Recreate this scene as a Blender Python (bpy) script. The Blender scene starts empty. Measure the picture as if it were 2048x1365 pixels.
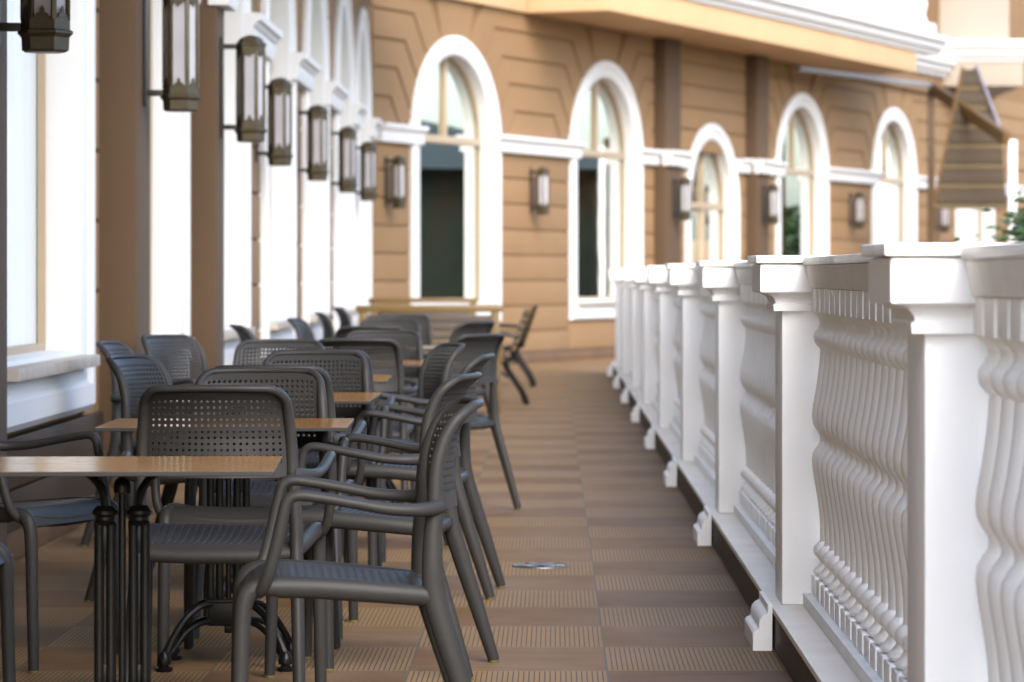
import bpy, bmesh, math, random
from mathutils import Vector, Matrix
random.seed(7)
S = bpy.context.scene
C = S.collection
PI = math.pi
R = math.radians

# ------------------------------------------------------------------ materials
def new_mat(name):
    m = bpy.data.materials.new(name); m.use_nodes = True
    nt = m.node_tree; nt.nodes.clear()
    out = nt.nodes.new('ShaderNodeOutputMaterial')
    b = nt.nodes.new('ShaderNodeBsdfPrincipled')
    nt.links.new(b.outputs[0], out.inputs[0])
    return m, nt, b
def math_n(nt, op, a, b=None, clamp=False):
    n = nt.nodes.new('ShaderNodeMath'); n.operation = op; n.use_clamp = clamp
    for i, v in enumerate((a, b)):
        if v is None: continue
        if isinstance(v, (int, float)): n.inputs[i].default_value = v
        else: nt.links.new(v, n.inputs[i])
    return n.outputs[0]
def mix_n(nt, fac, c1, c2, mode='MIX'):
    n = nt.nodes.new('ShaderNodeMix'); n.data_type = 'RGBA'; n.blend_type = mode
    for i, v in ((0, fac), (6, c1), (7, c2)):
        if isinstance(v, (int, float)): n.inputs[i].default_value = v
        elif isinstance(v, tuple): n.inputs[i].default_value = (*v, 1) if len(v) == 3 else v
        else: nt.links.new(v, n.inputs[i])
    return n.outputs[2]
def coords(nt, world=False, scale=(1, 1, 1)):
    if world: o = nt.nodes.new('ShaderNodeNewGeometry').outputs['Position']
    else: o = nt.nodes.new('ShaderNodeTexCoord').outputs['Object']
    mp = nt.nodes.new('ShaderNodeMapping'); mp.inputs['Scale'].default_value = scale
    nt.links.new(o, mp.inputs[0]); return mp.outputs[0]
def noise(nt, vec, sc, detail=4, rough=.55):
    n = nt.nodes.new('ShaderNodeTexNoise'); n.inputs['Scale'].default_value = sc
    n.inputs['Detail'].default_value = detail; n.inputs['Roughness'].default_value = rough
    nt.links.new(vec, n.inputs['Vector']); return n.outputs['Fac']
def ramp(nt, fac, stops):
    n = nt.nodes.new('ShaderNodeValToRGB'); cr = n.color_ramp
    while len(cr.elements) < len(stops): cr.elements.new(.5)
    for e, (p, c) in zip(cr.elements, stops):
        e.position = p; e.color = (*c, 1) if len(c) == 3 else c
    nt.links.new(fac, n.inputs[0]); return n.outputs[0]
def bump(nt, b, h, dist, strength=1.0):
    n = nt.nodes.new('ShaderNodeBump'); n.inputs['Distance'].default_value = dist
    n.inputs['Strength'].default_value = strength
    nt.links.new(h, n.inputs['Height']); nt.links.new(n.outputs[0], b.inputs['Normal'])
def simple(name, col, rough=.5, var=.12, vs=3, bs=60, bd=.0004, metal=0, world=False, dirt=None, scale=(1, 1, 1)):
    m, nt, b = new_mat(name)
    v = coords(nt, world, scale)
    f = noise(nt, v, vs, 5)
    lo = tuple(c * (1 - var) for c in col); hi = tuple(min(1, c * (1 + var)) for c in col)
    c = ramp(nt, f, [(.3, lo), (.7, hi)])
    if dirt:
        f2 = noise(nt, coords(nt, world, dirt[2]), dirt[1], 6, .65)
        c = mix_n(nt, ramp(nt, f2, [(dirt[3], (0, 0, 0)), (dirt[4], (1, 1, 1))]), c, dirt[0])
    nt.links.new(c, b.inputs['Base Color'])
    b.inputs['Roughness'].default_value = rough; b.inputs['Metallic'].default_value = metal
    if name in ('chair_resin', 'cast_iron_black'): b.inputs['Specular IOR Level'].default_value = .20
    if bd: bump(nt, b, noise(nt, v, bs, 3), bd)
    return m
M = {}
M['plastic'] = simple('chair_resin', (0.0270, 0.0265, 0.0260), .48, .07, 4, 350, .0002)
M['glide'] = simple('glide_green', (0.1100, 0.1050, 0.0200), .5, .05)
M['iron'] = simple('cast_iron_black', (0.0050, 0.0050, 0.0050), .34, .3, 8, 120, .0006)
M['brass'] = simple('brass_screw', (.45, .32, .1), .35, .1, metal=1)
M['edge'] = simple('laminate_black_edge', (0.0050, 0.0050, 0.0050), .5, .1, bd=0)
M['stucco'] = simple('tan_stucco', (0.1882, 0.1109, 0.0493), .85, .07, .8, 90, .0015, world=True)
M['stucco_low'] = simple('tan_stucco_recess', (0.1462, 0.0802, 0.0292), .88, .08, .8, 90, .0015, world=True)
M['pilaster'] = simple('pilaster_stucco_shaded', (0.0690, 0.0398, 0.0188), .85, .06, .8, 90, .001, world=True)  # wall stucco darkened all over to carry the shade of camera-facing sides
M['cream'] = simple('cream_stucco', (0.2805, 0.2380, 0.1913), .85, .05, .8, 90, .001, world=True)
M['white'] = simple('white_trim_paint', (0.5298, 0.5332, 0.5332), .55, .02, 1.2, 60, .0006, world=True)
M['post'] = simple('white_post_paint', (.88, .885, .885), .6, .02, 2, 110, .0005, world=True,
                   dirt=((.62, .59, .53), 3, (5, 5, .7), .64, .88))
M['baluster'] = simple('cast_stone_white', (0.9010, 0.8957, 0.8745), .55, .03, 6, 160, .0004, world=True,
                       dirt=((.55, .47, .38), 9, (3, 3, 2), .64, .85))
M['rail'] = simple('rail_weathered_white', (0.8692, 0.8639, 0.8427), .6, .04, 6, 120, .0005, world=True,
                   dirt=((.50, .42, .33), 6, (6, 3, .7), .62, .86))
M['coping'] = simple('coping_marble', (.76, .75, .72), .35, .05, 5, 60, .0003, world=True,
                     dirt=((.52, .50, .47), 4, (1, 2.5, 1), .55, .7))
M['kerb_top'] = simple('kerb_marble', (.74, .69, .61), .55, .07, 5, 60, .0003, world=True,
                       dirt=((.42, .30, .17), 5, (1, .6, 1), .58, .78))
M['kerb_riser'] = simple('kerb_dark_tile', (0.0300, 0.0165, 0.0090), .6, .2, 4, 50, .0003, world=True)
M['skirt'] = simple('skirting_tile', (0.1020, 0.0570, 0.0270), .5, .2, 5, 50, .0003, world=True)
M['stone_sill'] = simple('sill_stone', (0.3332, 0.2940, 0.2450), .6, .15, 12, 60, .0006, world=True)
M['bronze'] = simple('aged_bronze', (0.0557, 0.0434, 0.0233), .42, .25, 14, 70, .0008, metal=.35)
M['bronze_dark'] = simple('dark_bronze_bar', (0.0120, 0.0110, 0.0100), .5, .2, 10)
M['mull'] = simple('mullion_beige', (0.3000, 0.2350, 0.1600), .45, .04, bd=0)
M['frosted'] = simple('frosted_lamp_glass', (0.3200, 0.3200, 0.3450), .15, .06, 5, 20, .0006)
M['house_white'] = simple('house_white_plaster', (.74, .74, .73), .8, .03, .6, 60, .001, world=True)
M['house_grey'] = simple('house_grey_cornice', (.52, .55, .55), .8, .04, .6, 60, .001, world=True)
M['roof_tile'] = simple('roof_grey_green', (0.0220, 0.0280, 0.0200), .7, .2, 2, 30, .003, world=True)
M['timber'] = simple('stained_timber', (0.0916, 0.0464, 0.0097), .5, .2, 6, 80, .0005, scale=(8, 8, .6))
M['honey'] = simple('honey_timber', (0.1086, 0.0646, 0.0134), .42, .15, 6, 80, .0005, scale=(.7, 8, 8))
M['slat'] = simple('weathered_slat', (0.1121, 0.0671, 0.0327), .5, .2, 6, 80, .0006, scale=(.7, 9, 9))
M['pale_slat'] = simple('pale_slat', (0.0461, 0.0339, 0.0231), .5, .12, 6, 80, .0006, scale=(.7, 9, 9))
M['canvas'] = simple('awning_canvas', (0.0365, 0.0232, 0.0095), .85, .08, 10, 300, .0004)
M['canvas_hem'] = simple('awning_canvas_hem', (0.0977, 0.0703, 0.0294), .85, .08, 10, 300, .0004)
M['steel'] = simple('galvanised_steel', (0.2520, 0.2331, 0.2394), .35, .1, 6, 60, .0002, metal=.6)
M['chrome'] = simple('drain_steel', (0.2000, 0.1900, 0.1700), .45, .1, 20, 60, .0003, metal=1)
M['bark'] = simple('bark', (.09, .065, .045), .9, .25, 6, 20, .006)
M['scrap'] = simple('paper_scrap', (.75, .76, .80), .7, .05, bd=0)
M['grass'] = simple('lawn', (.055, .085, .03), .95, .35, 5, 40, .02, world=True)
M['paving'] = simple('grey_paving', (.30, .28, .25), .9, .12, 2, 30, .004, world=True)
def leaf_mat(name, c):
    m, nt, b = new_mat(name)
    f = noise(nt, coords(nt, True), 6, 3)
    nt.links.new(ramp(nt, f, [(.3, tuple(x * .6 for x in c)), (.7, tuple(x * 1.5 for x in c))]), b.inputs['Base Color'])
    b.inputs['Roughness'].default_value = .5
    return m
M['leaf'] = leaf_mat('leaf_dark', (.035, .07, .018))
M['leaf_l'] = leaf_mat('leaf_light', (.06, .10, .03))
def glass_mat():
    m, nt, b = new_mat('window_glass')
    b.inputs['Base Color'].default_value = (.70, .75, .72, 1)
    b.inputs['Metallic'].default_value = 1.0
    b.inputs['Roughness'].default_value = .025
    b.inputs['IOR'].default_value = 3.4
    bump(nt, b, noise(nt, coords(nt, True), 1.1, 2), .006, .12)
    return m
M['glass'] = glass_mat()
M['curtain_glass'] = simple('curtained_window_glass', (.60, .66, .66), .22, .06, 3, 8, .001, world=True, scale=(1, 9, .15))
def top_mat():
    m, nt, b = new_mat('tabletop_oak_decor')
    v = coords(nt, False, (1.3, 8, 1))
    f = noise(nt, v, 4, 8, .62)
    f2 = noise(nt, coords(nt, False, (1.2, 60, 1)), 5, 4)
    c = ramp(nt, f, [(.30, (.07, .026, .003)), (.5, (.21, .095, .017)), (.70, (.31, .16, .036))])
    c = mix_n(nt, math_n(nt, 'MULTIPLY', f2, .35), c, (.19, .095, .035))
    oi = nt.nodes.new('ShaderNodeObjectInfo')
    c = mix_n(nt, math_n(nt, 'MULTIPLY', oi.outputs['Random'], .18), c, (.5, .33, .16))
    sm = noise(nt, coords(nt, False, (1, 2.2, 1)), 9, 6, .7)
    mask = ramp(nt, sm, [(.66, (0, 0, 0)), (.78, (1, 1, 1))])
    c = mix_n(nt, math_n(nt, 'MULTIPLY', mask, .35), c, (.55, .42, .30))
    nt.links.new(c, b.inputs['Base Color'])
    nt.links.new(math_n(nt, 'ADD', math_n(nt, 'MULTIPLY', sm, .18), .10), b.inputs['Roughness'])
    b.inputs['Specular IOR Level'].default_value = .11
    return m
M['oak'] = top_mat()
def floor_mat():
    m, nt, b = new_mat('terrace_tile')
    g = nt.nodes.new('ShaderNodeNewGeometry')
    sp = nt.nodes.new('ShaderNodeSeparateXYZ'); nt.links.new(g.outputs['Position'], sp.inputs[0])
    TX = math_n(nt, 'DIVIDE', math_n(nt, 'ADD', sp.outputs[0], .44 + 6.0), .60)
    TY = math_n(nt, 'DIVIDE', math_n(nt, 'SUBTRACT', sp.outputs[1], 10.30 - 65.5), .655)
    ix = math_n(nt, 'FLOOR', TX); iy = math_n(nt, 'FLOOR', TY)
    fx = math_n(nt, 'SUBTRACT', TX, ix); fy = math_n(nt, 'SUBTRACT', TY, iy)
    par = math_n(nt, 'MODULO', math_n(nt, 'ADD', ix, iy), 2.0)
    par = math_n(nt, 'GREATER_THAN', par, .5)
    gx = math_n(nt, 'FRACT', math_n(nt, 'MULTIPLY', fx, 38))
    line = math_n(nt, 'LESS_THAN', gx, .24)
    inner = math_n(nt, 'MULTIPLY', math_n(nt, 'GREATER_THAN', fy, .018), math_n(nt, 'LESS_THAN', fy, .982))
    groove = math_n(nt, 'MULTIPLY', math_n(nt, 'MULTIPLY', line, par), inner)
    jx = math_n(nt, 'ADD', math_n(nt, 'LESS_THAN', fx, .006), math_n(nt, 'GREATER_THAN', fx, .994))
    jy = math_n(nt, 'ADD', math_n(nt, 'LESS_THAN', fy, .004), math_n(nt, 'GREATER_THAN', fy, .996))
    joint = math_n(nt, 'MAXIMUM', jx, jy, True)
    cb = nt.nodes.new('ShaderNodeCombineXYZ')
    nt.links.new(ix, cb.inputs[0]); nt.links.new(iy, cb.inputs[1])
    wn = nt.nodes.new('ShaderNodeTexWhiteNoise'); wn.noise_dimensions = '2D'
    nt.links.new(cb.outputs[0], wn.inputs['Vector'])
    off = nt.nodes.new('ShaderNodeVectorMath'); off.operation = 'MULTIPLY_ADD'
    nt.links.new(wn.outputs['Color'], off.inputs[0]); off.inputs[1].default_value = (7, 7, 7)
    nt.links.new(g.outputs['Position'], off.inputs[2])
    mp = nt.nodes.new('ShaderNodeMapping'); mp.inputs['Scale'].default_value = (1.3, 22, 1)
    nt.links.new(off.outputs[0], mp.inputs[0])
    f = noise(nt, mp.outputs[0], 2.6, 8, .62)
    c = ramp(nt, f, [(.25, (.068, .031, .009)), (.5, (.148, .081, .030)), (.78, (.24, .145, .059))])
    c = mix_n(nt, math_n(nt, 'MULTIPLY', wn.outputs['Value'], .50), c, (.085, .048, .022))
    c = mix_n(nt, math_n(nt, 'MULTIPLY', par, .42), c, (.31, .195, .078))
    dust = ramp(nt, noise(nt, coords(nt, True, (1, .7, 1)), 1.7, 5, .6), [(.42, (0, 0, 0)), (.72, (1, 1, 1))])
    c = mix_n(nt, math_n(nt, 'MULTIPLY', dust, .22), c, (.30, .24, .19))
    c = mix_n(nt, math_n(nt, 'MULTIPLY', groove, .88), c, (.045, .042, .040))
    c = mix_n(nt, math_n(nt, 'MULTIPLY', joint, .75), c, (.085, .09, .07))
    nt.links.new(c, b.inputs['Base Color'])
    b.inputs['Specular IOR Level'].default_value = .07
    rg = math_n(nt, 'ADD', .48, math_n(nt, 'MULTIPLY', f, .22))
    nt.links.new(rg, b.inputs['Roughness'])
    h = math_n(nt, 'SUBTRACT', math_n(nt, 'MULTIPLY', f, .12), math_n(nt, 'MAXIMUM', groove, joint))
    bump(nt, b, h, .0025, .8)
    return m
M['floor'] = floor_mat()

# ------------------------------------------------------------------ mesh helpers
def bm_new(): return bmesh.new()
def box(bm, x0, x1, y0, y1, z0, z1, bev=0, mi=0, mat=None):
    r = bmesh.ops.create_cube(bm, size=1)
    vs = r['verts']
    for v in vs:
        v.co = Vector(((x0 + x1) / 2 + v.co.x * (x1 - x0), (y0 + y1) / 2 + v.co.y * (y1 - y0), (z0 + z1) / 2 + v.co.z * (z1 - z0)))
    fs = {f for v in vs for f in v.link_faces}
    if bev:
        es = list({e for v in vs for e in v.link_edges})
        rr = bmesh.ops.bevel(bm, geom=es, offset=bev, segments=2, affect='EDGES', profile=.6)
        vs = [v for v in rr['verts'] if v.is_valid]
        fs = {f for v in vs for f in v.link_faces}
    for f in fs: f.material_index = mi
    if mat is not None:
        for v in vs: v.co = mat @ v.co
def catmull(pts, n=5):
    P = [Vector(p) for p in pts]; out = []
    for i in range(len(P) - 1):
        p0 = P[max(i - 1, 0)]; p1 = P[i]; p2 = P[i + 1]; p3 = P[min(i + 2, len(P) - 1)]
        for k in range(n):
            t = k / n
            out.append(.5 * ((2 * p1) + (p2 - p0) * t + (2 * p0 - 5 * p1 + 4 * p2 - p3) * t * t + (3 * p1 - p0 - 3 * p2 + p3) * t ** 3))
    out.append(P[-1]); return out
def lerp_list(vals, n):
    out = []
    for i in range(n):
        f = i / (n - 1) * (len(vals) - 1); k = min(int(f), len(vals) - 2); t = f - k
        out.append(vals[k] * (1 - t) + vals[k + 1] * t)
    return out
def tube(bm, pts, r1, r2=None, seg=10, ref=(1, 0, 0), smooth=5, mi=0, closed_caps=True):
    P = catmull(pts, smooth) if smooth else [Vector(p) for p in pts]
    n = len(P); ref = Vector(ref)
    r1 = lerp_list(r1, n) if isinstance(r1, (list, tuple)) else [r1] * n
    r2 = r1 if r2 is None else (lerp_list(r2, n) if isinstance(r2, (list, tuple)) else [r2] * n)
    rings = []
    for i in range(n):
        t = (P[min(i + 1, n - 1)] - P[max(i - 1, 0)]).normalized()
        a = ref - ref.dot(t) * t
        if a.length < 1e-4: a = Vector((0, 0, 1)) - t.z * t
        a.normalize(); b = t.cross(a)
        rings.append([bm.verts.new(P[i] + a * (r1[i] * math.cos(q)) + b * (r2[i] * math.sin(q))) for q in [2 * PI * k / seg for k in range(seg)]])
    for i in range(n - 1):
        for k in range(seg):
            f = bm.faces.new((rings[i][k], rings[i][(k + 1) % seg], rings[i + 1][(k + 1) % seg], rings[i + 1][k])); f.material_index = mi
    if closed_caps:
        f = bm.faces.new(list(reversed(rings[0]))); f.material_index = mi
        f = bm.faces.new(rings[-1]); f.material_index = mi
def lathe(bm, prof, seg=20, c=(0, 0, 0), rot=0, mi=0, square=False):
    rings = []
    for r, z in prof:
        rings.append([bm.verts.new((c[0] + r * math.cos(rot + 2 * PI * k / seg), c[1] + r * math.sin(rot + 2 * PI * k / seg), c[2] + z)) for k in range(seg)])
    for i in range(len(rings) - 1):
        for k in range(seg):
            f = bm.faces.new((rings[i][k], rings[i][(k + 1) % seg], rings[i + 1][(k + 1) % seg], rings[i + 1][k])); f.material_index = mi
    f = bm.faces.new(list(reversed(rings[0]))); f.material_index = mi
    f = bm.faces.new(rings[-1]); f.material_index = mi
def prism(bm, poly, axis, a, b, mi=0, mat=None):
    """extrude a 2D polygon; axis 'x','y','z' is the extrusion direction from a to b"""
    def mk(p, t):
        v = {'x': (t, p[0], p[1]), 'y': (p[0], t, p[1]), 'z': (p[0], p[1], t)}[axis]
        v = Vector(v); return bm.verts.new(mat @ v if mat is not None else v)
    A = [mk(p, a) for p in poly]; B = [mk(p, b) for p in poly]
    n = len(poly)
    for i in range(n):
        f = bm.faces.new((A[i], A[(i + 1) % n], B[(i + 1) % n], B[i])); f.material_index = mi
    for L in (list(reversed(A)), B):
        f = bm.faces.new(L); f.material_index = mi
def obj(name, bm, mats, parent=None, loc=(0, 0, 0), rotz=0, smooth=35, recalc=True):
    if recalc: bmesh.ops.recalc_face_normals(bm, faces=bm.faces)
    me = bpy.data.meshes.new(name); bm.to_mesh(me); bm.free()
    for m in (mats if isinstance(mats, (list, tuple)) else [mats]): me.materials.append(m)
    if smooth:
        for p in me.polygons: p.use_smooth = True
        me.set_sharp_from_angle(angle=R(smooth))
    o = bpy.data.objects.new(name, me); C.objects.link(o)
    o.location = loc; o.rotation_euler = (0, 0, rotz)
    if parent: o.parent = parent
    return o
def tag(o, label, cat, group=None):
    o['label'] = label; o['category'] = cat
    if group: o['group'] = group
    return o
def thing(name, label, cat, loc=(0, 0, 0), rotz=0, group=None):
    o = bpy.data.objects.new(name, None); C.objects.link(o); o.empty_display_size = .1
    o.location = loc; o.rotation_euler = (0, 0, rotz)
    return tag(o, label, cat, group)
def struct(name, bm, m, **k):
    o = obj(name, bm, m, **k); o['kind'] = 'structure'; return o
def dup(o, parent=None):
    c = o.copy(); C.objects.link(c)
    if parent: c.parent = parent
    for ch in list(o.children): dup(ch, c)
    return c
def spawn(proto, used, loc, rotz, label, group):
    t = proto if not used else dup(proto)
    t.location = loc; t.rotation_euler = (0, 0, rotz); t['label'] = label; t['group'] = group
    return t

# ------------------------------------------------------------------ setting: ground, terrace floor, kerb
bm = bm_new()
r = bmesh.ops.create_grid(bm, x_segments=1, y_segments=1, size=900)
for v in bm.verts: v.co.z = -.60
struct('ground', bm, M['paving'], smooth=0)
bm = bm_new(); box(bm, 1.6, 13, -12, 60, -.62, -.55)
struct('garden_path', bm, M['paving'], smooth=0)
bm = bm_new()
prism(bm, [(-2.42, -3), (1.30, -3), (1.30, 42.2), (16, 42.2), (16, 80), (-2.42, 80)], 'z', -.62, 0)
struct('terrace_floor', bm, M['floor'], smooth=0)
bm = bm_new()
box(bm, .705, 1.26, -2.9, 41.35, .001, .118, mi=0)
box(bm, .698, 1.27, -2.9, 41.36, .119, .139, .003, mi=1)
struct('kerb', bm, [M['kerb_riser'], M['kerb_top']])

# ------------------------------------------------------------------ balustrade
PX = .897
def P0Y(k): return 6.72 + 4.2 * k
def make_post():
    t = thing('balustrade_post', '', 'post')
    bm = bm_new(); box(bm, -.165, .165, -.165, .165, .14, 1.10, .006)
    obj('shaft', bm, M['post'], t)
    bm = bm_new()
    prof = [(.165, 1.084), (.192, 1.084), (.194, 1.104), (.192, 1.106)]
    for k in range(7):
        q = k / 6 * PI / 2
        prof.append((.186 + .046 * (1 - math.cos(q)), 1.108 + .034 * math.sin(q)))
    prof += [(.237, 1.145), (.238, 1.149), (.238, 1.232), (.22, 1.236)]
    lathe(bm, [(a * math.sqrt(2), z) for a, z in prof], 4, rot=PI / 4)
    bmesh.ops.bevel(bm, geom=[e for e in bm.edges if abs(e.verts[0].co.z - e.verts[1].co.z) > .02], offset=.004, segments=2, affect='EDGES')
    cap = obj('cap', bm, M['post'], t, smooth=25)
    bm = bm_new(); box(bm, -.252, .252, -.252, .252, 1.237, 1.262, .004)
    obj('coping_slab', bm, M['coping'], cap)
    bm = bm_new()
    prof = [(-.262, 0), (-.262, .055), (-.256, .062), (-.247, .066), (-.243, .070)]
    prof += [(-.242, .088), (-.238, .102), (-.229, .113), (-.218, .119)]
    prof += [(-.214, .122), (-.214, .146), (-.20, .148), (-.201, 0)]
    prism(bm, prof, 'y', -.235, .235)
    obj('foot', bm, M['post'], t, smooth=25)
    return t
post_lab = ['nearest balustrade post with marble cap, cut by the bottom of the frame',
 'second nearest white balustrade post with moss stained moulded foot on the tiles',
 'third white balustrade post along the walkway kerb', 'fourth white balustrade post along the walkway kerb',
 'fifth white balustrade post along the walkway kerb', 'sixth white balustrade post along the walkway kerb',
 'seventh white balustrade post, third from the far end', 'white balustrade post next to the end one by the far wall',
 'farthest white balustrade post, at the end of the row by the brown wall']
proto = make_post()
for k in range(9):
    spawn(proto, k > 0, (PX, P0Y(k) + .165, 0), 0, post_lab[k], 'white posts of the balustrade')
def make_bay(n=21):
    t = thing('balustrade_bay', '', 'balustrade')
    L = 3.872
    bm = bm_new()
    prism(bm, [(-.078, 1.158), (.078, 1.158), (.080, 1.163), (.092, 1.222), (.090, 1.230), (-.090, 1.230), (-.092, 1.222), (-.080, 1.163)], 'y', 0, L)
    hr = obj('handrail', bm, M['rail'], t, smooth=20)
    bm = bm_new()
    for a, b in ((0, 1.25), (1.254, 2.6), (2.604, L)): box(bm, -.102, .102, a, b, 1.231, 1.255, .003)
    obj('coping_slab', bm, M['coping'], hr)
    bm = bm_new(); box(bm, -.098, .098, 0, L, .14, .180, .003)
    obj('plinth', bm, M['rail'], t)
    prof = [(.036, .240), (.052, .246), (.060, .254), (.058, .262), (.046, .270), (.036, .282), (.034, .290), (.042, .298), (.054, .308), (.060, .320), (.058, .334),
            (.046, .346), (.037, .352), (.035, .362), (.035, .40), (.038, .44), (.045, .49), (.053, .535), (.061, .575), (.065, .605), (.062, .632),
            (.050, .650), (.038, .664), (.034, .678), (.037, .692), (.050, .708), (.061, .726), (.065, .752), (.061, .785), (.052, .825), (.044, .87), (.038, .915), (.0345, .955),
            (.034, .966), (.044, .974), (.055, .985), (.060, 1.0), (.057, 1.016), (.044, 1.030), (.037, 1.042), (.037, 1.055), (.046, 1.068), (.058, 1.076), (.060, 1.082)]
    bm = bm_new()
    prof = [(.049 + (q - .034) * .86, z) for q, z in prof]
    lathe(bm, prof, 20)
    box(bm, -.072, .072, -.073, .073, .181, .241, .004)
    box(bm, -.072, .072, -.073, .073, 1.081, 1.157, .004)
    b0 = None
    me = obj('baluster', bm, M['baluster'], t, smooth=40)
    pitch = L / n
    me.location.y = pitch * .5
    for k in range(1, n):
        c = me.copy(); C.objects.link(c); c.parent = t; c.location.y = pitch * (k + .5)
        c.rotation_euler.z = PI / 2 * (k % 4)
    return t
bay_lab = ['white balustrade bay nearest the camera, at the right edge of the frame',
 'sharpest white balustrade bay, between the two nearest posts',
 'white balustrade bay between the second and third posts', 'white balustrade bay between the third and fourth posts',
 'white balustrade bay between the fourth and fifth posts', 'white balustrade bay between the fifth and sixth posts',
 'white balustrade bay between the sixth and seventh posts', 'white balustrade bay, last but one before the far wall',
 'farthest white balustrade bay, before the end post by the brown wall']
proto = make_bay()
for k in range(9):
    spawn(proto, k > 0, (PX, P0Y(k - 1) + .329, 0), 0, bay_lab[k], 'bays of white balusters')

# ------------------------------------------------------------------ chairs
def U(z):   # stile lean (y) against height
    T = [(.64, 0), (.70, .001), (.757, -.003), (.80, -.013), (.83, -.025), (.86, -.045), (.88, -.064), (.905, -.092)]
    if z <= T[0][0]: return 0
    for (a, u), (b, w) in zip(T, T[1:]):
        if z <= b: return u + (w - u) * (z - a) / (b - a)
    return T[-1][1]
JY = -.17
def back_pt(s, t, rear=0):
    c = .016 * abs(s) ** 7 * t ** 6
    z = .648 + t * .236 - c
    hw = .203 - .013 * t
    bul = (.062 - .024 * t) * (1 - s * s)
    return Vector((hw * s - math.copysign(c * .9, s) * (abs(s) > 0), JY + U(z) - bul, z))
def seat_pt(s, t):
    y = -.168 + t * .452
    z = .462 + .030 * min(1, t / .75) - .012 * (1 - s * s) * math.sin(PI * min(1, t * 1.05))
    if t > .82: z -= .055 * ((t - .82) / .18) ** 2
    if t < .10: z -= .014 * ((.10 - t) / .10) ** 2
    hw = .205 + .022 * t
    return Vector((hw * s, y, z))
def perforated(bm, fn, ns, nt_, hole, th, rf, rb, phys):
    """grid sheet with round through holes; phys = (cell width, cell height) in metres; rf / rb radii on the two faces"""
    def P(a, b):
        return fn(-1 + a / ns, b / (2 * nt_)) if False else fn(-1 + 2 * a / (2 * ns), b / (2 * nt_))
    def N(a, b):
        e = .25
        du = P(min(a + e, 2 * ns), b) - P(max(a - e, 0), b); dv = P(a, min(b + e, 2 * nt_)) - P(a, max(b - e, 0))
        n = du.cross(dv); return n.normalized() if n.length > 1e-9 else Vector((0, 0, 1))
    cache = {}
    def V(a, b, side):
        k = (round(a, 3), round(b, 3), side)
        if k not in cache: cache[k] = bm.verts.new(P(a, b) + N(a, b) * (th / 2 * side))
        return cache[k]
    ang = [(1, 0), (1, 1), (0, 1), (-1, 1), (-1, 0), (-1, -1), (0, -1), (1, -1)]
    for i in range(ns):
        for j in range(nt_):
            ca, cb = 2 * i + 1, 2 * j + 1
            sq = {s: [V(ca + x, cb + y, s) for x, y in ang] for s in (1, -1)}
            if hole(i, j):
                rg = {}
                for s, rad in ((1, rf), (-1, rb)):
                    ra, rb2 = rad / (phys[0] / 2), rad / (phys[1] / 2)
                    rg[s] = [V(ca + ra * math.cos(q * PI / 4), cb + rb2 * math.sin(q * PI / 4), s) for q in range(8)]
                for k in range(8):
                    k2 = (k + 1) % 8
                    bm.faces.new((sq[1][k], sq[1][k2], rg[1][k2], rg[1][k]))
                    bm.faces.new((sq[-1][k2], sq[-1][k], rg[-1][k], rg[-1][k2]))
                    bm.faces.new((rg[1][k], rg[1][k2], rg[-1][k2], rg[-1][k]))
            else:
                bm.faces.new(sq[1]); bm.faces.new(list(reversed(sq[-1])))
    def edge(lst):
        for (a, b), (c, d) in zip(lst, lst[1:]):
            bm.faces.new((V(a, b, 1), V(c, d, 1), V(c, d, -1), V(a, b, -1)))
    edge([(a, 0) for a in range(2 * ns + 1)]); edge([(a, 2 * nt_) for a in range(2 * ns + 1)])
    edge([(0, b) for b in range(2 * nt_ + 1)]); edge([(2 * ns, b) for b in range(2 * nt_ + 1)])
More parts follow.
